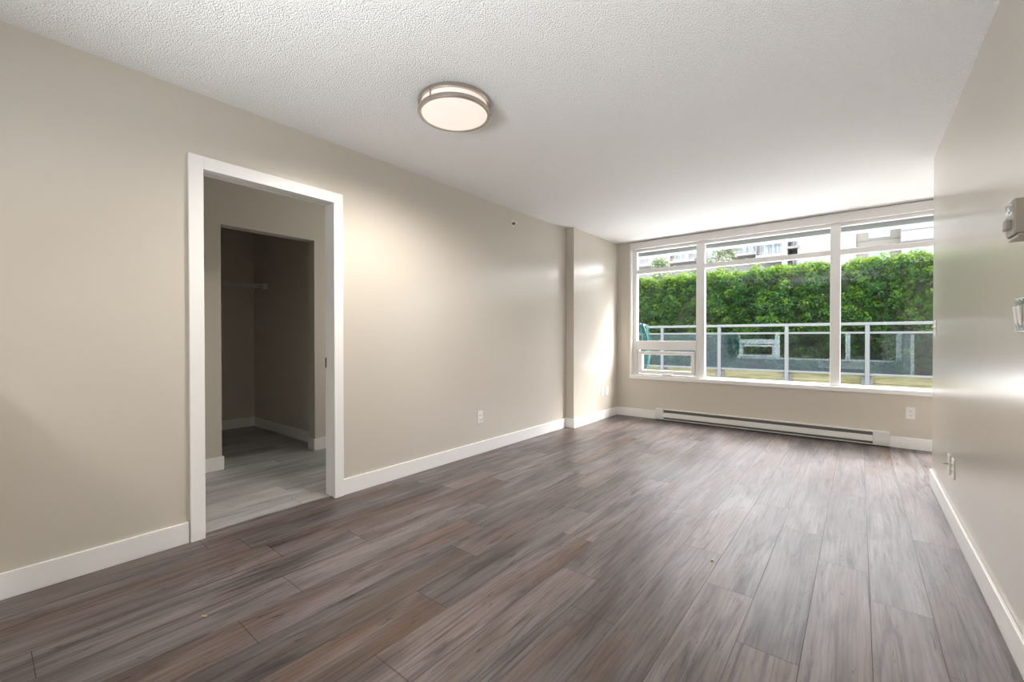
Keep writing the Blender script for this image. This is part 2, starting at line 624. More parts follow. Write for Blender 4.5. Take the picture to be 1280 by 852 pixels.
struct(c, 'baseboard_hall', M_trim, 'white baseboard at the foot of the hall wall around the closet opening', 'baseboard')
c = MB()
bb(c, -3.12, -3.12 + BT, 0.72, 2.20)
bb(c, -3.12 + BT, XH - 0.12, 2.20 - BT, 2.20)
struct(c, 'baseboard_closet', M_trim, 'white baseboard inside the dark closet', 'baseboard')

# doorway: jamb, casing, latch
door = empty('door_1', (0, (DY0 + DY1) / 2, 0), 'white cased pocket-door opening in the left wall', 'doorway', kind='structure')
c = MB()
CW = 0.068
c.box(0, 0.018, DY0 - CW + 0.003, DY0 + 0.003, 0, DZ + 0.068, 0.0015)
c.box(0, 0.018, DY1 - 0.003, DY1 + CW - 0.005, 0, DZ + 0.068, 0.0015)
c.box(0, 0.0178, DY0 + 0.003, DY1 - 0.003, DZ - 0.003, DZ + 0.068, 0.0015)
part(c, 'casing', M_trim, door)
c = MB()
c.box(-0.112, 0, DY0 - JT, DY0, 0, DZ, 0.002)
c.box(-0.112, 0, DY1, DY1 + JT, 0, DZ, 0.002)
c.box(-0.112, -0.062, DY0, DY1, DZ, DZ + JT, 0.001)
c.box(-0.048, 0, DY0, DY1, DZ, DZ + JT, 0.001)
part(c, 'jamb', M_trim, door)
part(MB().box(-0.062, -0.048, DY0, DY1, DZ + 0.008, DZ + JT), 'track_slot', M_dark, door)
part(MB().box(-0.1115, -0.098, DY1 - 0.002, DY1 + 0.001, 0.895, 0.965, 0.0008), 'strike_plate', M_dark, door)
c = MB().cyl((-0.055, DY0 + 0.008, 0.955), (0, 1, 0), 0.007, 0.02, 16, bev=0.002)
c.cyl((-0.035, DY0 + 0.006, 0.955), (0, 1, 0), 0.0045, 0.016, 12)
part(c, 'latch', M_chrome, door, True)
part(MB().box(-0.056, -0.044, DY0, DY1, 0.0, 0.003, 0.001), 'threshold_strip', M_nickel, door)

# ------------------------------------------------------------------ window
FY0, FY1, GY = 5.83, 5.90, 5.862
win = empty('window_1', ((WX0 + WX1) / 2, YB, WZ0), 'large white-framed three-part window over the patio', 'window', kind='structure')
c = MB()
B_ = 0.004
c.box(WX0, WX0 + 0.024, YB - 0.010, FY1 + 0.03, 0.578, 2.335, 0.002)
c.box(WX1 - 0.024, WX1, YB - 0.010, FY1 + 0.03, 0.578, 2.335, 0.002)
part(c, 'reveal', M_trim, win)
part(MB().box(WX0, WX1, YB - 0.016, FY0 + 0.03, WZ0, 0.578, 0.004), 'sill', M_trim, win)
part(MB().box(WX0, WX1, YB - 0.008, 5.925, 2.335, 2.428, 0.003), 'valance', M_val, win)
c = MB()
c.box(WX0 + 0.024, 0.38, FY0, FY1, 0.578, 2.335, B_)
c.box(3.44, WX1 - 0.024, FY0, FY1, 0.578, 2.335, B_)
c.box(0.38, 3.44, FY0, FY1, 2.298, 2.335, B_)
c.box(0.38, 3.44, FY0, FY1, 0.560, 0.597, B_)
part(c, 'frame', M_vinyl, win)
part(MB().box(1.18, 1.282, FY0 - 0.006, FY1, 0.585, 2.31, B_), 'mullion', M_vinyl, win)
part(MB().box(2.571, 2.661, FY0 - 0.006, FY1, 0.585, 2.31, B_), 'mullion', M_vinyl, win)
for a, b in ((0.38, 1.18), (1.282, 2.571), (2.661, 3.44)):
    part(MB().box(a - 0.002, b + 0.002, FY0 + 0.002, FY1, 1.992, 2.05, B_), 'transom', M_vinyl, win)
part(MB().box(0.378, 1.182, FY0 + 0.002, FY1, 0.935, 1.058, B_), 'rail', M_vinyl, win)
for a, b, z0, z1 in ((0.38, 1.18, 2.05, 2.298), (0.38, 1.18, 1.058, 1.992), (1.282, 2.571, 2.05, 2.298), (1.282, 2.571, 0.597, 1.992), (2.661, 3.44, 2.05, 2.298), (2.661, 3.44, 0.597, 1.992)):
    part(MB().box(a - 0.002, b + 0.002, GY, GY + 0.004, z0 - 0.002, z1 + 0.002), 'glass_pane', M_glass, win)
sash = MB()
sx0, sx1, sz0, sz1 = 0.402, 1.162, 0.612, 0.916
sash.box(sx0, 0.462, FY0 - 0.012, FY1 - 0.01, sz0, sz1, 0.005)
sash.box(1.118, sx1, FY0 - 0.012, FY1 - 0.01, sz0, sz1, 0.005)
sash.box(0.455, 1.125, FY0 - 0.0115, FY1 - 0.011, sz0, 0.657, 0.005)
sash.box(0.455, 1.125, FY0 - 0.0115, FY1 - 0.011, 0.868, sz1, 0.005)
sash = part(sash, 'awning_sash', M_vinyl, win)
c = MB()
c.box(0.460, 1.120, GY, GY + 0.004, 0.655, 0.870)
gp = c
gp.xf(Matrix.Translation(-win.location))
gp.build('glass_pane', M_glass, sash)
c = MB().box(0.745, 0.865, 5.792, FY0 - 0.008, 0.600, 0.618, 0.004)
c.box(0.775, 0.90, 5.786, 5.800, 0.606, 0.616, 0.003)
c.xf(Matrix.Translation(-win.location))
c.build('crank_handle', M_vinyl, sash)
# filler between frame and sash
c = MB()
c.box(0.378, 0.404, FY0 + 0.02, FY1, 0.597, 0.94)
c.box(1.160, 1.182, FY0 + 0.02, FY1, 0.597, 0.94)
part(c, 'sash_stop', M_vinyl, win)

# patio door glazing round the corner
pd_ = empty('window_2', ((PX0 + PX1) / 2, 5.86, 0), 'sliding patio glazing hidden behind the right wall', 'window', kind='structure')
c = MB()
c.box(PX0, PX0 + 0.07, FY0, FY1, 0, PZ1, B_)
c.box(PX1 - 0.07, PX1, FY0, FY1, 0, PZ1, B_)
c.box(4.44, 4.52, FY0, FY1, 0, PZ1, B_)
c.box(PX0 + 0.07, PX1 - 0.07, FY0, FY1, PZ1 - 0.07, PZ1, B_)
c.box(PX0 + 0.07, PX1 - 0.07, FY0, FY1, 0, 0.09, B_)
part(c, 'frame', M_vinyl, pd_)
for a, b in ((PX0 + 0.07, 4.44), (4.52, PX1 - 0.07)):
    part(MB().box(a, b, GY, GY + 0.004, 0.09, PZ1 - 0.07), 'glass_pane', M_glass, pd_)

# ------------------------------------------------------------------ baseboard heater
hx0, hx1 = 0.684, 3.062
ht = empty('baseboard_heater', ((hx0 + hx1) / 2, YB, 0), 'long white electric baseboard heater under the window', 'heater')
c = MB()
yb_ = YB - 0.0005
hood = [(yb_, 0.152), (YB - 0.052, 0.152), (YB - 0.056, 0.148), (YB - 0.056, 0.141), (YB - 0.052, 0.140), (YB - 0.050, 0.146), (yb_, 0.146)]
c.prism_x(hood, hx0 + 0.11, hx1 - 0.13)
part(c, 'hood', M_heater, ht)
c = MB().prism_x([(YB - 0.060, 0.104), (YB - 0.057, 0.107), (YB - 0.054, 0.104), (YB - 0.059, 0.050), (YB - 0.064, 0.044), (YB - 0.068, 0.050)], hx0 + 0.11, hx1 - 0.13)
part(c, 'front_panel', M_heater, ht)
c = MB().box(hx0 + 0.11, hx1 - 0.13, YB - 0.030, yb_, 0.02, 0.145)
part(c, 'fins', M_fin, ht)
c = MB().prism_x([(yb_, 0.014), (YB - 0.062, 0.012), (YB - 0.066, 0.016), (YB - 0.066, 0.024), (YB - 0.063, 0.024), (YB - 0.062, 0.018), (yb_, 0.020)], hx0 + 0.11, hx1 - 0.13)
part(c, 'bottom_lip', M_heater, ht)
for a, b in ((hx0, hx0 + 0.11), (hx1 - 0.13, hx1)):
    c = MB().box(a, b, YB - 0.064, yb_, 0.012, 0.153, 0.004)
    c.box(a + 0.004, b - 0.002, YB - 0.0665, YB - 0.06, 0.040, 0.108, 0.002)
    part(c, 'end_cap', M_heater, ht)

# ------------------------------------------------------------------ ceiling lamp
LC = (1.028, 1.710)
def flush_lamp(cx, cyy, label, power, watts):
    r = empty('ceiling_lamp', (cx, cyy, H), label, 'ceiling lamp', 'flush drum ceiling lamps')
    o = (cx, cyy, H)
    def ring(z, name):
        c = MB().lathe(o, [(0.186, z - 0.011), (0.2, z - 0.011), (0.2025, z - 0.008), (0.2025, z + 0.008), (0.2, z + 0.011), (0.186, z + 0.011)], 72, True)
        return part(c, name, M_nickel, r, True)
    part(MB().lathe(o, [(0, 0), (0.19, 0), (0.195, -0.003), (0.19, -0.006), (0, -0.006)], 64), 'canopy', M_nickel, r, True)
    ring(-0.013, 'upper_ring')
    ring(-0.066, 'lower_ring')
    m = bpy.data.materials.new('lit_opal_glass')
    m.use_nodes = True
    b = m.node_tree.nodes['Principled BSDF']
    b.inputs['Base Color'].default_value = (0.3, 0.29, 0.28, 1)
    b.inputs['Roughness'].default_value = 0.35
    tcn = nd(m, 'ShaderNodeTexCoord')
    nz = nd(m, 'ShaderNodeTexNoise')
    nz.inputs['Scale'].default_value = 3
    rp = nd(m, 'ShaderNodeValToRGB')
    rp.color_ramp.elements[0].color = (1.0*0.84, 0.84*0.84, 0.73*0.84, 1)
    rp.color_ramp.elements[1].color = (1.0*0.84, 0.87*0.84, 0.77*0.84, 1)
    lk(m, tcn.outputs['Object'], nz.inputs['Vector'])
    lk(m, nz.outputs['Fac'], rp.inputs['Fac'])
    lk(m, rp.outputs['Color'], b.inputs['Emission Color'])
    b.inputs['Emission Strength'].default_value = power
    part(MB().lathe(o, [(0.183, -0.006), (0.185, -0.012), (0.185, -0.066), (0.183, -0.074), (0.165, -0.083), (0.12, -0.091), (0.06, -0.0955), (0, -0.097)], 72), 'diffuser', m, r, True)
    for d in (-84, 43, 165):
        a = math.radians(d)
        p = (cx + 0.196 * math.cos(a), cyy + 0.196 * math.sin(a))
        c = MB().cyl((p[0], p[1], H - 0.04), (0, 0, 1), 0.0042, 0.052, 12)
        for z in (-0.013, -0.066):
            c.cyl((cx + 0.2035 * math.cos(a), cyy + 0.2035 * math.sin(a), H + z), (math.cos(a), math.sin(a), 0), 0.005, 0.006, 12)
        part(c, 'tie_rod', M_nickel, r, True)
    for k in range(5):      # unseen spots below the diffuser, added to carry the lamp's light
        kd = bpy.data.lights.new('lamp_spot', 'SPOT')
        kd.spot_size = math.radians(174)
        kd.spot_blend = 0.62
        kd.shadow_soft_size = 0.0
        kd.energy = watts * 4 * 0.72 / 5
        kd.color = (1.0, 0.93, 0.85)
        ko = bpy.data.objects.new('lamp_spot', kd)
        COL.objects.link(ko)
        ko.location = (0.13 * math.cos(k * 1.2566), 0.13 * math.sin(k * 1.2566), -0.104)
        ko.parent = r
    return r
flush_lamp(*LC, 'lit round flush ceiling lamp with two nickel rings on the white ceiling', 0.73, LAMP)

# unseen kitchen lamp and peninsula, placed to cast the left wall's faint shadow
kl = flush_lamp(1.35, -1.04, 'unseen second round flush ceiling lamp over the kitchen behind the camera', 0.97, KITCHEN)
pen = empty('kitchen_peninsula', (1.0, -0.3, 0), 'unseen kitchen peninsula with a stone counter beside the left wall, behind the camera', 'counter')
part(MB().box(0.001, 2.1, -0.62, -0.045, 0, 0.945), 'base', M_wall, pen)
part(MB().box(0.001, 2.12, -0.66, -0.020, 0.945, 0.985, 0.004), 'counter_top', M_counter, pen)
part(MB().box(0.001, 2.1, -0.045, -0.030, 0, BH, 0.003), 'plinth', M_trim, pen)

# ------------------------------------------------------------------ outlets, switches
def outlet(loc, rz, label, group='white wall outlets', style='duplex'):
    """built facing -y at origin"""
    r = empty('wall_outlet', (0, 0, 0), label, 'outlet', group)
    part(MB().box(-0.036, 0.036, -0.006, 0, -0.058, 0.058, 0.003), 'plate', M_plate, r)
    if style == 'duplex':
        for z in (-0.021, 0.021):
            s = part(MB().box(-0.017, 0.017, -0.0085, -0.005, z - 0.0145, z + 0.0145, 0.003), 'socket', M_plate, r)
            c = MB().box(-0.008, -0.0055, -0.0092, -0.0080, z - 0.003, z + 0.006)
            c.box(0.0055, 0.008, -0.0092, -0.0080, z - 0.003, z + 0.006)
            c.cyl((0, -0.0086, z - 0.0085), (0, 1, 0), 0.0026, 0.0012, 12)
            c.build('slots', M_dark, s)
        part(MB().cyl((0, -0.0065, 0), (0, 1, 0), 0.0032, 0.002, 12), 'screw', M_plate, r)
    elif style == 'decora':
        s = part(MB().box(-0.0165, 0.0165, -0.008, -0.005, -0.033, 0.033, 0.002), 'socket', M_plate, r)
        c = MB()
        for z in (-0.017, 0.017):
            c.box(-0.008, -0.0055, -0.0088, -0.0075, z - 0.003, z + 0.006)
            c.box(0.0055, 0.008, -0.0088, -0.0075, z - 0.003, z + 0.006)
            c.cyl((0, -0.0082, z - 0.0085), (0, 1, 0), 0.0026, 0.0012, 12)
        c.build('slots', M_dark, s)
    elif style == 'coax':
        c = MB().cyl((0, -0.009, 0), (0, 1, 0), 0.008, 0.007, 6)
        c.cyl((0, -0.020, 0), (0, 1, 0), 0.0048, 0.022, 16)
        part(c, 'coax_jack', M_nickel, r, True)
        for z in (-0.042, 0.042):
            part(MB().cyl((0, -0.0062, z), (0, 1, 0), 0.0032, 0.002, 12), 'screw', M_plate, r)
    elif style == 'phone':
        s = part(MB().box(-0.010, 0.010, -0.009, -0.005, -0.010, 0.010, 0.002), 'socket', M_plate, r)
        MB().box(-0.006, 0.006, -0.0096, -0.0085, -0.005, 0.004).build('slots', M_dark, s)
    elif style == 'switch':
        s = part(MB().box(-0.006, 0.006, -0.0075, -0.005, -0.013, 0.013, 0.001), 'toggle_collar', M_plate, r)
        c = MB().box(-0.0045, 0.0045, -0.020, 0, -0.005, 0.005, 0.0015)
        c.xf(Matrix.Translation((0, -0.003, 0.003)) @ Matrix.Rotation(math.radians(-25), 4, 'X'))
        c.build('toggle', M_plate, s)
        for z in (-0.030, 0.030):
            part(MB().cyl((0, -0.0062, z), (0, 1, 0), 0.0032, 0.002, 12), 'screw', M_plate, r)
    r.location = loc
    r.rotation_euler = (0, 0, rz)
    return r
Q = math.pi / 2
outlet((0.0, 3.016, 0.346), Q, 'white outlet low on the long left wall, midway between doorway and window')
outlet((ST, 5.328, 0.374), Q, 'white outlet on the wall projection, the one farther from the window', style='decora')
outlet((ST, 5.452, 0.374), Q, 'white jack plate on the wall projection, the one nearer the window', style='phone')
outlet((3.219, YB, 0.355), 0, 'white outlet under the window at the right end of the heater')
outlet((XR, 3.70, 0.338), -Q, 'white coaxial jack plate low on the right wall, nearer its far corner', style='coax')
outlet((XR, 3.545, 0.345), -Q, 'white outlet low on the right wall, nearer the camera', style='decora')
sw = outlet((XR, 4.345, 1.17), -Q, 'white toggle light switch near the outside corner of the right wall', 'light switches', style='switch')
sw.name = 'light_switch'
sw['category'] = 'light switch'

# chrome two-gang switch plate, right edge
r = empty('switch_plate', (0, 0, 0), 'shiny chrome double switch plate on the right wall at the picture edge', 'switch plate')
part(MB().box(-0.058, 0.058, -0.007, 0, -0.058, 0.058, 0.0035), 'plate', M_chrome, r)
for x in (-0.023, 0.023):
    s = part(MB().box(x - 0.0165, x + 0.0165, -0.0095, -0.006, -0.033, 0.033, 0.0015), 'rocker_frame', M_chrome, r)
    c = MB().box(-0.014, 0.014, -0.004, 0.002, -0.030, 0.030, 0.0015)
    c.xf(Matrix.Translation((x, -0.0095, 0)) @ Matrix.Rotation(math.radians(5), 4, 'X'))
    c.build('rocker', M_plate, s)
for x in (-0.023, 0.023):
    for z in (-0.048, 0.048):
        part(MB().cyl((x, -0.0075, z), (0, 1, 0), 0.0032, 0.002, 12), 'screw', M_chrome, r)
r.location = (XR, 2.222, 1.181)
r.rotation_euler = (0, 0, -Q)

# thermostat box
r = empty('thermostat', (0, 0, 0), 'beige wall thermostat box above the chrome switch plate', 'thermostat')
part(MB().box(-0.062, 0.045, -0.043, -0.004, -0.052, 0.062, 0.004), 'body', M_thermo, r)
part(MB().box(-0.070, 0.055, -0.036, 0, -0.064, -0.0535, 0.003), 'base_lip', M_thermo, r)
part(MB().box(-0.060, 0.043, -0.004, 0, -0.054, 0.064, 0.001), 'back_plate', M_cream, r)
f = part(MB().box(-0.052, 0.036, -0.0455, -0.042, 0.012, 0.056, 0.001), 'scale_window', M_glass, r)
part(MB().cyl((-0.012, -0.0440, 0.034), (0, 1, 0), 0.012, 0.005, 24), 'dial', M_chrome, r, True)
part(MB().box(-0.030, 0.012, -0.056, -0.042, -0.032, 0.000, 0.003), 'lever', M_thermo, r)
r.location = (XR, 2.145, 1.492)
r.rotation_euler = (0, 0, -Q)

# sidewall sprinkler
r = empty('sprinkler_head', (0, 0, 0), 'small cream sidewall sprinkler high on the left wall', 'sprinkler')
part(MB().cyl((0, -0.004, 0), (0, 1, 0), 0.040, 0.008, 32, bev=0.003), 'escutcheon', M_cream, r, True)
part(MB().cyl((0, -0.020, 0), (0, 1, 0), 0.011, 0.030, 16), 'nozzle', M_dark, r, True)
c = MB().box(-0.014, 0.014, -0.056, -0.052, -0.010, 0.016, 0.001)
c.box(-0.012, -0.009, -0.055, -0.030, -0.003, 0.003)
c.box(0.009, 0.012, -0.055, -0.030, -0.003, 0.003)
part(c, 'deflector', M_cream, r)
r.location = (0, 3.51, 2.288)
r.rotation_euler = (0, 0, Q)

# closet shelf
r = empty('closet_shelf', (-3.12, 1.45, 1.72), 'white wire closet shelf on the back wall of the dark closet', 'shelf')
c = MB()
xf_ = -2.75
for x, z in ((xf_, 1.742), (xf_, 1.703), (-3.10, 1.742), (-2.93, 1.742)):
    c.tube([(x, 0.725, z), (x, 2.18, z)], 0.0045, 8)
n = 56
for i in range(n):
    y = 0.735 + i * (1.44 / (n - 1))
    c.tube([(-3.112, y, 1.745), (xf_, y, 1.745), (xf_ + 0.003, y, 1.703)], 0.0018, 5)
part(c, 'wire_deck', M_wire, r)
part(MB().box(-2.785, -2.715, 2.172, 2.199, 1.69, 1.757, 0.004), 'end_bracket', M_wire, r)
for y in (1.02, 1.40, 1.775, 2.065):
    c = MB().tube([(xf_, y, 1.705), (xf_, y, 1.682), (xf_ - 0.012, y, 1.674)], 0.005, 6)
    c.box(xf_ - 0.008, xf_ + 0.008, y - 0.006, y + 0.006, 1.69, 1.715)
    part(c, 'rod_hook', M_wire, r)

# crumbs on the floor
def crumb(x, y, s, label):
    b = MB()
    bmesh.ops.create_icosphere(b.bm, subdivisions=2, radius=1.0)
    rn = random.Random(int(x * 1000))
    for v in b.bm.verts:
        v.co *= 1 + rn.uniform(-0.25, 0.25)
    b.xf(Matrix.Translation((x, y, 0.0028)) @ Matrix.Rotation(0.7, 4, 'Z') @ Matrix.Diagonal((s, s * 0.45, 0.003, 1)))
    o = b.build('wood_crumb', M_crumb, None, True, (x, y, 0))
    return tag(o, label, 'crumb', 'tiny crumbs on the floor')
crumb(0.804, 0.561, 0.010, 'tiny tan crumb on the planks in front of the doorway')
crumb(2.259, 2.275, 0.008, 'tiny tan crumb in the middle of the shiny floor, far from the doorway')

# ------------------------------------------------------------------ patio
struct(MB().box(-7, 10, 6.10, 9.27, -0.12, -0.03), 'ground_patio', M_patio, 'pale concrete patio outside the window', 'patio')
c = MB()
c.box(-7, 10, 9.272, 9.45, -0.12, 0.19, 0.004)
c.box(-7, 10, 9.270, 9.45, 0.195, 0.335, 0.006)
c.box(-7, 10, 9.270, 9.45, 0.340, 0.475, 0.006)
struct(c, 'retaining_wall', M_retain, 'low mossy timber retaining wall behind the railing posts', 'retaining wall')
struct(MB().box(-12, 16, 9.45, 60, -0.12, 0.42), 'ground_garden', M_soil, 'planted ground behind the retaining wall', 'ground')

ra = empty('glass_railing', (1.2, 9.2, 0), 'grey aluminium railing with glass panels outside the window', 'railing')
RY = 9.20
px = [0.67 + 1.127 * k for k in range(-5, 8)]
def rail(y0, y1, z0, z1, nm):
    part(MB().box(px[0], px[-1], y0, y1, z0, z1, 0.005), nm, M_alu, ra)
rail(RY - 0.035, RY + 0.035, 1.305, 1.352, 'top_rail')
rail(RY - 0.018, RY + 0.018, 1.165, 1.198, 'middle_rail')
rail(RY - 0.018, RY + 0.018, 0.478, 0.512, 'bottom_rail')
for x in px:
    c = MB().box(x - 0.030, x + 0.030, RY - 0.030, RY + 0.030, 0.30, 1.306, 0.004)
    pst = part(c, 'post', M_alu, ra)
    c = MB().box(x - 0.075, x + 0.075, RY + 0.030, RY + 0.068, 0.32, 0.455, 0.004)
    c.xf(Matrix.Translation(-ra.location))
    c.build('mounting_bracket', M_alu, pst)
for a, b in zip(px[:-1], px[1:]):
    part(MB().box(a + 0.031, b - 0.031, RY - 0.004, RY + 0.004, 0.512, 1.165), 'glass_panel', M_rglass, ra)

# coiled hose on the outer wall beside the window
hs = empty('garden_hose', (0.22, 6.10, 0.95), 'teal garden hose hanging in coils on the outer wall, left of the window', 'hose')
rn = random.Random(4)
c = MB()
for i in range(15):
    w_ = rn.uniform(0.045, 0.125)
    hgt = rn.uniform(0.56, 0.72)
    x0 = 0.29 + rn.uniform(-0.035, 0.035)
    y0 = 6.135 + i * 0.008
    pts = []
    for k in range(41):
        a = 2 * math.pi * k / 40
        s = math.sin(a)
        pts.append((x0 + w_ * math.copysign(abs(s) ** 0.6, s) * (0.75 + 0.25 * (1 - math.cos(a)) / 2) + 0.010 * math.sin(5 * a + i), y0 + 0.01 * math.sin(3 * a + i), 1.30 - hgt * (1 - math.cos(a)) / 2))
    c.tube(pts, 0.009, 7)
part(c, 'coil', M_hose, hs, True)
c = MB().cyl((0.235, 6.108, 1.27), (0, 1, 0), 0.022, 0.012, 24)
c.tube([(0.235, 6.105, 1.268), (0.25, 6.22, 1.268), (0.26, 6.265, 1.285), (0.26, 6.275, 1.33)], 0.009, 8)
part(c, 'wall_hook', M_alu, hs, True)

# ------------------------------------------------------------------ hedge
def leaf_mat(name, a, b, c):
    m = bpy.data.materials.new(name)
    m.use_nodes = True
    nt = m.node_tree
    bs = nt.nodes['Principled BSDF']
    at = nd(m, 'ShaderNodeAttribute', attribute_name='leaf')
    sp = nd(m, 'ShaderNodeSeparateColor')
    lk(m, at.outputs['Color'], sp.inputs['Color'])
    r = nd(m, 'ShaderNodeValToRGB')
    r.color_ramp.elements[0].color = (*a, 1)
    r.color_ramp.elements[1].color = (*c, 1)
    e = r.color_ramp.elements.new(0.5)
    e.color = (*b, 1)
    lk(m, sp.outputs[0], r.inputs['Fac'])
    lk(m, r.outputs['Color'], bs.inputs['Base Color'])
    bs.inputs['Roughness'].default_value = 0.55
    bs.inputs['Specular IOR Level'].default_value = 0.3
    tr = nd(m, 'ShaderNodeBsdfTranslucent')
    hs_ = nd(m, 'ShaderNodeHueSaturation')
    hs_.inputs['Value'].default_value = 1.3
    hs_.inputs['Hue'].default_value = 0.48
    lk(m, r.outputs['Color'], hs_.inputs['Color'])
    lk(m, hs_.outputs['Color'], tr.inputs['Color'])
    mx = nd(m, 'ShaderNodeMixShader')
    mx.inputs[0].default_value = 0.35
    lk(m, bs.outputs[0], mx.inputs[1])
    lk(m, tr.outputs[0], mx.inputs[2])
    lk(m, mx.outputs[0], nt.nodes['Material Output'].inputs['Surface'])
    return m

def leaves(name, m, P, N, size, seed, core=None, core_mat=None, long=1.6, val=None):
    """one mesh of folded leaf sprays at points P, facing roughly N"""
    rg = np.random.default_rng(seed)
    n = len(P)
    N = N + rg.normal(0, 0.4, (n, 3))
    N /= np.linalg.norm(N, axis=1)[:, None]
    t = np.cross(N, rg.normal(0, 1, (n, 3)))
    t /= np.linalg.norm(t, axis=1)[:, None]
    b = np.cross(N, t)
    s = size * rg.uniform(0.6, 1.4, n)[:, None]
    tip = P + t * s * long + N * s * 0.25
    base = P - t * s * long * 0.6
    l = P + b * s * 0.8 + N * s * 0.3
    r = P - b * s * 0.8 + N * s * 0.3
    V = np.stack([base, l, tip, r], 1).reshape(-1, 3)
    verts = V.tolist()
    faces = []
    for i in range(n):
        q = 4 * i
        faces.append((q, q + 1, q + 2))
        faces.append((q, q + 2, q + 3))
    v = rg.uniform(0, 1, n) if val is None else np.clip(val + rg.normal(0, 0.12, n), 0, 1)
    cols = np.repeat(v, 2).tolist()
    nl = len(faces)
    if core:
        i0 = len(verts)
        cv, cf = core
        verts += cv
        faces += [tuple(i0 + k for k in f) for f in cf]
        cols += [0.0] * len(cf)
    me = bpy.data.meshes.new(name)
    me.from_pydata(verts, [], faces)
    me.materials.append(m)
    if core:
        me.materials.append(core_mat)
        me.polygons.foreach_set('material_index', [0] * nl + [1] * (len(faces) - nl))
    at = me.attributes.new('leaf', 'FLOAT_COLOR', 'FACE')
    at.data.foreach_set('color', [x for cc in cols for x in (cc, cc, cc, 1.0)])
    o = bpy.data.objects.new(name, me)
    COL.objects.link(o)
    return o

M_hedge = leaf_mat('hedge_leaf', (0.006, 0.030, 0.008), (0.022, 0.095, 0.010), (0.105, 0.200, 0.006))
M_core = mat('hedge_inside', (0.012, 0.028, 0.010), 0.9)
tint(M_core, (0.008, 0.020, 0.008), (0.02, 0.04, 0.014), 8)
rg = np.random.default_rng(11)
HX0, HX1, HY0, HY1, HZ = -5.0, 9.0, 9.78, 10.7, 2.44
def bulge(x, z):
    return 0.07 * np.sin(2.1 * x + 1.3 * z) + 0.05 * np.sin(5.3 * x - 3.1 * z + 1) + 0.04 * np.sin(9.1 * x + 7.7 * z)
nc, per = 2700, 76
cx_ = rg.uniform(HX0, HX1, nc)
cz_ = rg.uniform(0.36, HZ - 0.02, nc)
cy_ = HY0 + bulge(cx_, cz_) + rg.uniform(-0.03, 0.09, nc)
cr_ = rg.uniform(0.07, 0.15, nc)
cval = rg.uniform(0.05, 0.85, nc)
d = rg.normal(0, 1, (nc * per, 3))
d[:, 1] = -np.abs(d[:, 1])
d[:, 2] += 0.45
d /= np.linalg.norm(d, axis=1)[:, None]
rep = np.repeat(np.arange(nc), per)
Pf = np.stack([cx_, cy_, cz_], 1)[rep] + d * cr_[rep][:, None] * rg.uniform(0.75, 1.05, nc * per)[:, None] * np.array([1.0, 0.8, 1.0])
Nf = d
z = Pf[:, 2]
vf = cval[rep] * 0.75 + 0.28 * (d[:, 2] > 0.4) + 0.45 * np.clip((z - 2.26) / 0.2, 0, 1)  # upward and top leaves lighter: sunlight put into the leaf colour
nt_ = 42000
x = rg.uniform(HX0, HX1, nt_)
y = rg.uniform(HY0 - 0.06, HY1, nt_)
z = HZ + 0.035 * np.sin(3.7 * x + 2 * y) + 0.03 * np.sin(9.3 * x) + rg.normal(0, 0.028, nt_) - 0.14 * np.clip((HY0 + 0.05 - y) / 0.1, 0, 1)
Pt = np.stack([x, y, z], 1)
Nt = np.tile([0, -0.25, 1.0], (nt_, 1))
vt = np.full(nt_, 0.85)  # whole top in the lime tone, its sunlit look put into the colour
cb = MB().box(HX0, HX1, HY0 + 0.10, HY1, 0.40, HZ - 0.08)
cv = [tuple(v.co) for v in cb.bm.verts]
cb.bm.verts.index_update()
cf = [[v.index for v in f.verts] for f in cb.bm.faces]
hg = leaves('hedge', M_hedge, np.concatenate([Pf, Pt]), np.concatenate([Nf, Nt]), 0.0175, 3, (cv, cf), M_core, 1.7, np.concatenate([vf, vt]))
tag(hg, 'tall clipped green hedge behind the glass railing', 'hedge')

# ------------------------------------------------------------------ trees between hedge and buildings
M_tree = leaf_mat('pale_tree_leaf', (0.096, 0.144, 0.072), (0.156, 0.216, 0.120), (0.252, 0.300, 0.192))
M_bark = mat('bark', (0.10, 0.08, 0.06), 0.9)
tint(M_bark, (0.07, 0.05, 0.04), (0.15, 0.12, 0.09), 10, stretch=(1, 1, 0.2))
def tree(x, y, zb, zt, r, label, seed):
    rr = np.random.default_rng(seed)
    t = empty('tree', (x, y, 0.4), label, 'tree', 'pale trees behind the hedge')
    c = MB().tube([(x, y, 0.4), (x + 0.05, y, 2.0), (x - 0.04, y, zb + 0.6), (x, y, zt - 0.3)], 0.07, 8)
    rp_ = []
    for k in range(26):
        a = rr.uniform(0, 6.28)
        h_ = rr.uniform(0, 1)
        z = zb + (zt - zb) * h_
        l = r * (1.0 - 0.55 * h_) * rr.uniform(0.6, 1.0)
        e = (x + l * math.cos(a), y + l * math.sin(a), z + 0.35 * l)
        c.tube([(x, y, z - 0.1), e], 0.018, 5)
        rp_.append((e, 0.26))
        rp_.append(((x + 0.6 * l * math.cos(a), y + 0.6 * l * math.sin(a), z + 0.2 * l), 0.24))
    rp_.append(((x, y, zt - 0.1), 0.22))
    part(c, 'trunk', M_bark, t)
    P = np.concatenate([np.array(q) + rr.normal(0, s * 0.6, (44, 3)) for q, s in rp_])
    o = leaves('foliage', M_tree, P, rr.normal(0, 1, P.shape), 0.05, seed, long=1.5)
    o.data.transform(Matrix.Translation(-t.location))
    o.parent = t
    return t
tree(-2.85, 24, 3.2, 6.5, 1.2, 'pale green tree rising above the hedge behind the first window mullion', 1)
tree(-5.75, 24, 3.0, 5.35, 0.75, 'small pale tree above the hedge at the left end of the window', 2)
tree(-4.45, 25.9, 2.6, 5.0, 0.7, 'low pale tree between the two taller trees behind the hedge', 3)

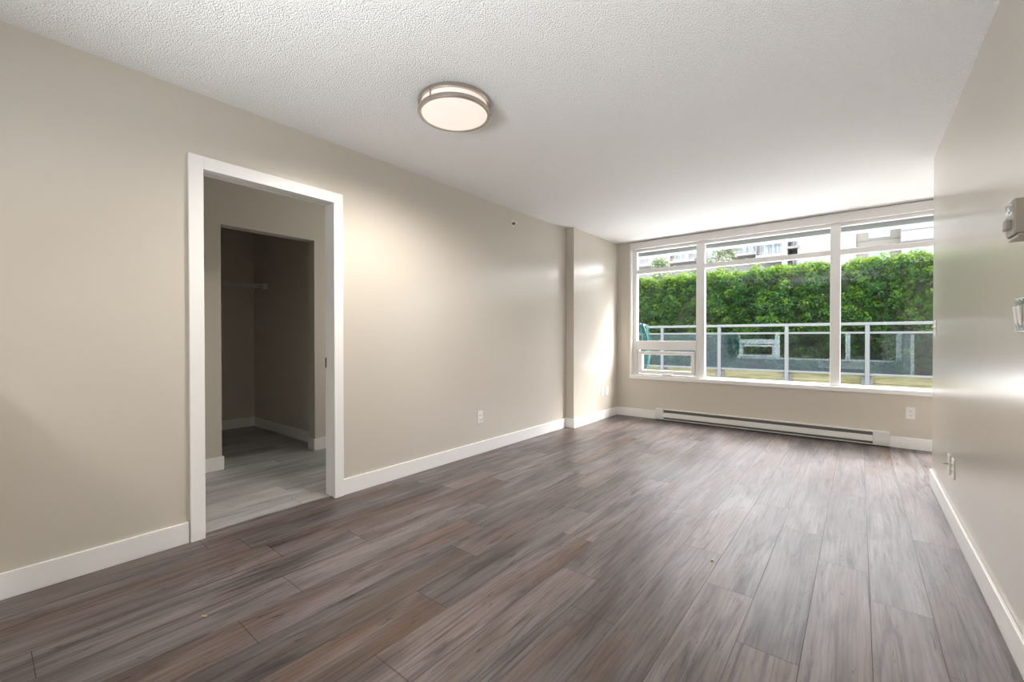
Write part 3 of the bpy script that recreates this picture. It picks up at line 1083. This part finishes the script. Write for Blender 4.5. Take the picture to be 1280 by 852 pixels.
# ------------------------------------------------------------------ apartment buildings across the way
M_white = mat('white_stucco', (0.86, 0.85, 0.83), 0.9)
tint(M_white, (0.198, 0.194, 0.189), (0.208, 0.205, 0.199), 1)
M_beige = mat('beige_stucco', (0.66, 0.65, 0.58), 0.9)
tint(M_beige, (0.132, 0.128, 0.110), (0.147, 0.143, 0.123), 1)
M_greyb = mat('grey_stucco', (0.68, 0.69, 0.70), 0.9)
tint(M_greyb, (0.147, 0.150, 0.152), (0.165, 0.168, 0.170), 1)
M_bframe = mat('blue_grey_frame', (0.156, 0.198, 0.228), 0.5)
bump(M_bframe, 10, 0.02)
M_pane = mat('far_window_glass', (0.16, 0.24, 0.26), 0.08, 0, 0.9)
tint(M_pane, (0.060, 0.102, 0.114), (0.168, 0.216, 0.228), 1.5)
M_panel = mat('pale_blind', (0.75, 0.82, 0.84), 0.3)
tint(M_panel, (0.385, 0.429, 0.440), (0.440, 0.473, 0.484), 2)

def window_on(bld, x0, x1, z0, z1, yf, fm=M_white, pane=M_pane, n=2, fw=0.05):
    """window: frame with panes standing 3 cm proud of the facade at y = yf"""
    c = MB()
    c.box(x0, x1, yf - 0.04, yf + 0.06, z0, z0 + fw)
    c.box(x0, x1, yf - 0.04, yf + 0.06, z1 - fw, z1)
    for k in range(n + 1):
        xx = x0 + (x1 - x0 - fw) * k / n
        c.box(xx, xx + fw, yf - 0.039, yf + 0.06, z0 + fw, z1 - fw)
    f = part(c, 'window', fm, bld)
    c = MB().box(x0 + 0.01, x1 - 0.01, yf - 0.015, yf + 0.05, z0 + 0.01, z1 - 0.01)
    c.xf(Matrix.Translation(-bld.location))
    c.build('pane', pane, f)

def balcony(bld, x0, x1, z, yf, d=1.2):
    part(MB().box(x0, x1, yf - d, yf + 0.02, z - 0.17, z), 'balcony_slab', M_white, bld)
    c = MB()
    c.box(x0, x1, yf - d + 0.02, yf - d + 0.07, z + 0.92, z + 0.98)
    c.box(x0, x1, yf - d + 0.03, yf - d + 0.06, z + 0.08, z + 0.12)
    n = max(2, int((x1 - x0) / 0.4))
    for k in range(n + 1):
        xx = x0 + (x1 - x0 - 0.04) * k / n
        c.box(xx, xx + 0.04, yf - d + 0.025, yf - d + 0.065, z, z + 0.95)
    g = part(c, 'balcony_railing', M_white, bld)

# right: beige block with a white bay
b1 = empty('apartment_building', (4.0, 31, 0.4), 'beige apartment block with a blue-framed window bay, seen above the hedge at right', 'building')
part(MB().box(2.66, 4.45, 30.0, 34, 0.4, 13), 'wall', M_beige, b1)
for z in (3.35, 6.27, 9.2):
    part(MB().box(2.67, 4.45, 29.97, 30.02, z, z + 0.05), 'string_course', M_beige, b1)

for z in (0.6 + 2.9, 6.36, 9.3):
    z0 = z if z != 3.5 else 4.55
    window_on(b1, 3.17, 4.06, z0, z0 + (0.62 if z == 6.36 else 1.05), 30.0, M_bframe, M_pane, 2, 0.045)
part(MB().box(4.45, 11, 29.5, 34, 0.4, 13), 'bay', M_white, b1)
for z0, z1 in ((6.52, 7.35), (9.5, 10.4)):
    for k in range(6):
        xa = 4.47 + k * 0.60
        window_on(b1, xa, xa + 0.60, z0, z1, 29.5, M_bframe, M_panel, 1, 0.06)
for k in range(5):
    xa = 4.47 + k * 0.95
    window_on(b1, xa, xa + 0.95, 4.4, 5.62, 29.5, M_bframe, M_pane, 1, 0.06)
part(MB().box(4.45, 11, 29.42, 29.52, 5.93, 5.98), 'bay_trim', M_greyb, b1)

# middle: blank white gable and a recess with small balconies
b2 = empty('apartment_building', (1.0, 31, 0.4), 'white apartment block with a blank wall, seen above the middle of the hedge', 'building')
part(MB().box(0.0, 2.66, 29.9, 36, 0.4, 13), 'wall', M_white, b2)
part(MB().box(-0.78, -0.49, 29.9, 36, 0.4, 13), 'pier', M_white, b2)
part(MB().box(-0.49, 0.0, 31.2, 36, 0.4, 13), 'recess', M_greyb, b2)
for z in (3.6, 6.42, 9.3):
    part(MB().box(-0.49, 0.06, 29.8, 31.2, z - 0.14, z), 'recess_balcony', M_greyb, b2)
    window_on(b2, -0.46, -0.04, z + 0.1, z + 1.9, 31.2, M_bframe, M_pane, 2, 0.04)
    window_on(b2, -0.46, -0.04, z - 0.95, z - 0.3, 31.2, M_bframe, M_pane, 2, 0.04)
part(MB().box(-2.15, -0.78, 31.3, 36, 0.4, 13), 'balcony_wall', M_greyb, b2)
for z in (3.3, 6.12, 9.0):
    balcony(b2, -2.15, -0.78, z, 31.3, 1.35)
    window_on(b2, -2.05, -0.88, z + 0.05, z + 2.0, 31.3, M_greyb, M_pane, 3, 0.05)

# left: grey block with white balconies
b3 = empty('apartment_building', (-8, 33, 0.4), 'pale grey apartment block with white balconies behind the trees at left', 'building')
part(MB().box(-22, -2.2, 32.5, 38, 0.4, 14), 'wall', M_greyb, b3)
for z in (3.6, 6.64, 9.6):
    for x0, x1 in ((-11.6, -9.25), (-8.0, -6.2), (-4.0, -2.4)):
        balcony(b3, x0, x1, z, 32.5, 0.9)
    for x0, x1, n in ((-9.9, -9.3, 1), (-7.9, -6.8, 3), (-6.5, -6.2, 1), (-3.6, -2.6, 2), (-5.6, -4.6, 2)):
        window_on(b3, x0, x1, z + 0.05, z + 1.9, 32.5, M_white, M_pane, n, 0.06)
    c = MB().box(-9.1, -8.1, 32.2, 32.52, z - 0.5, z + 2.2)
    part(c, 'wall_panel', M_white, b3)
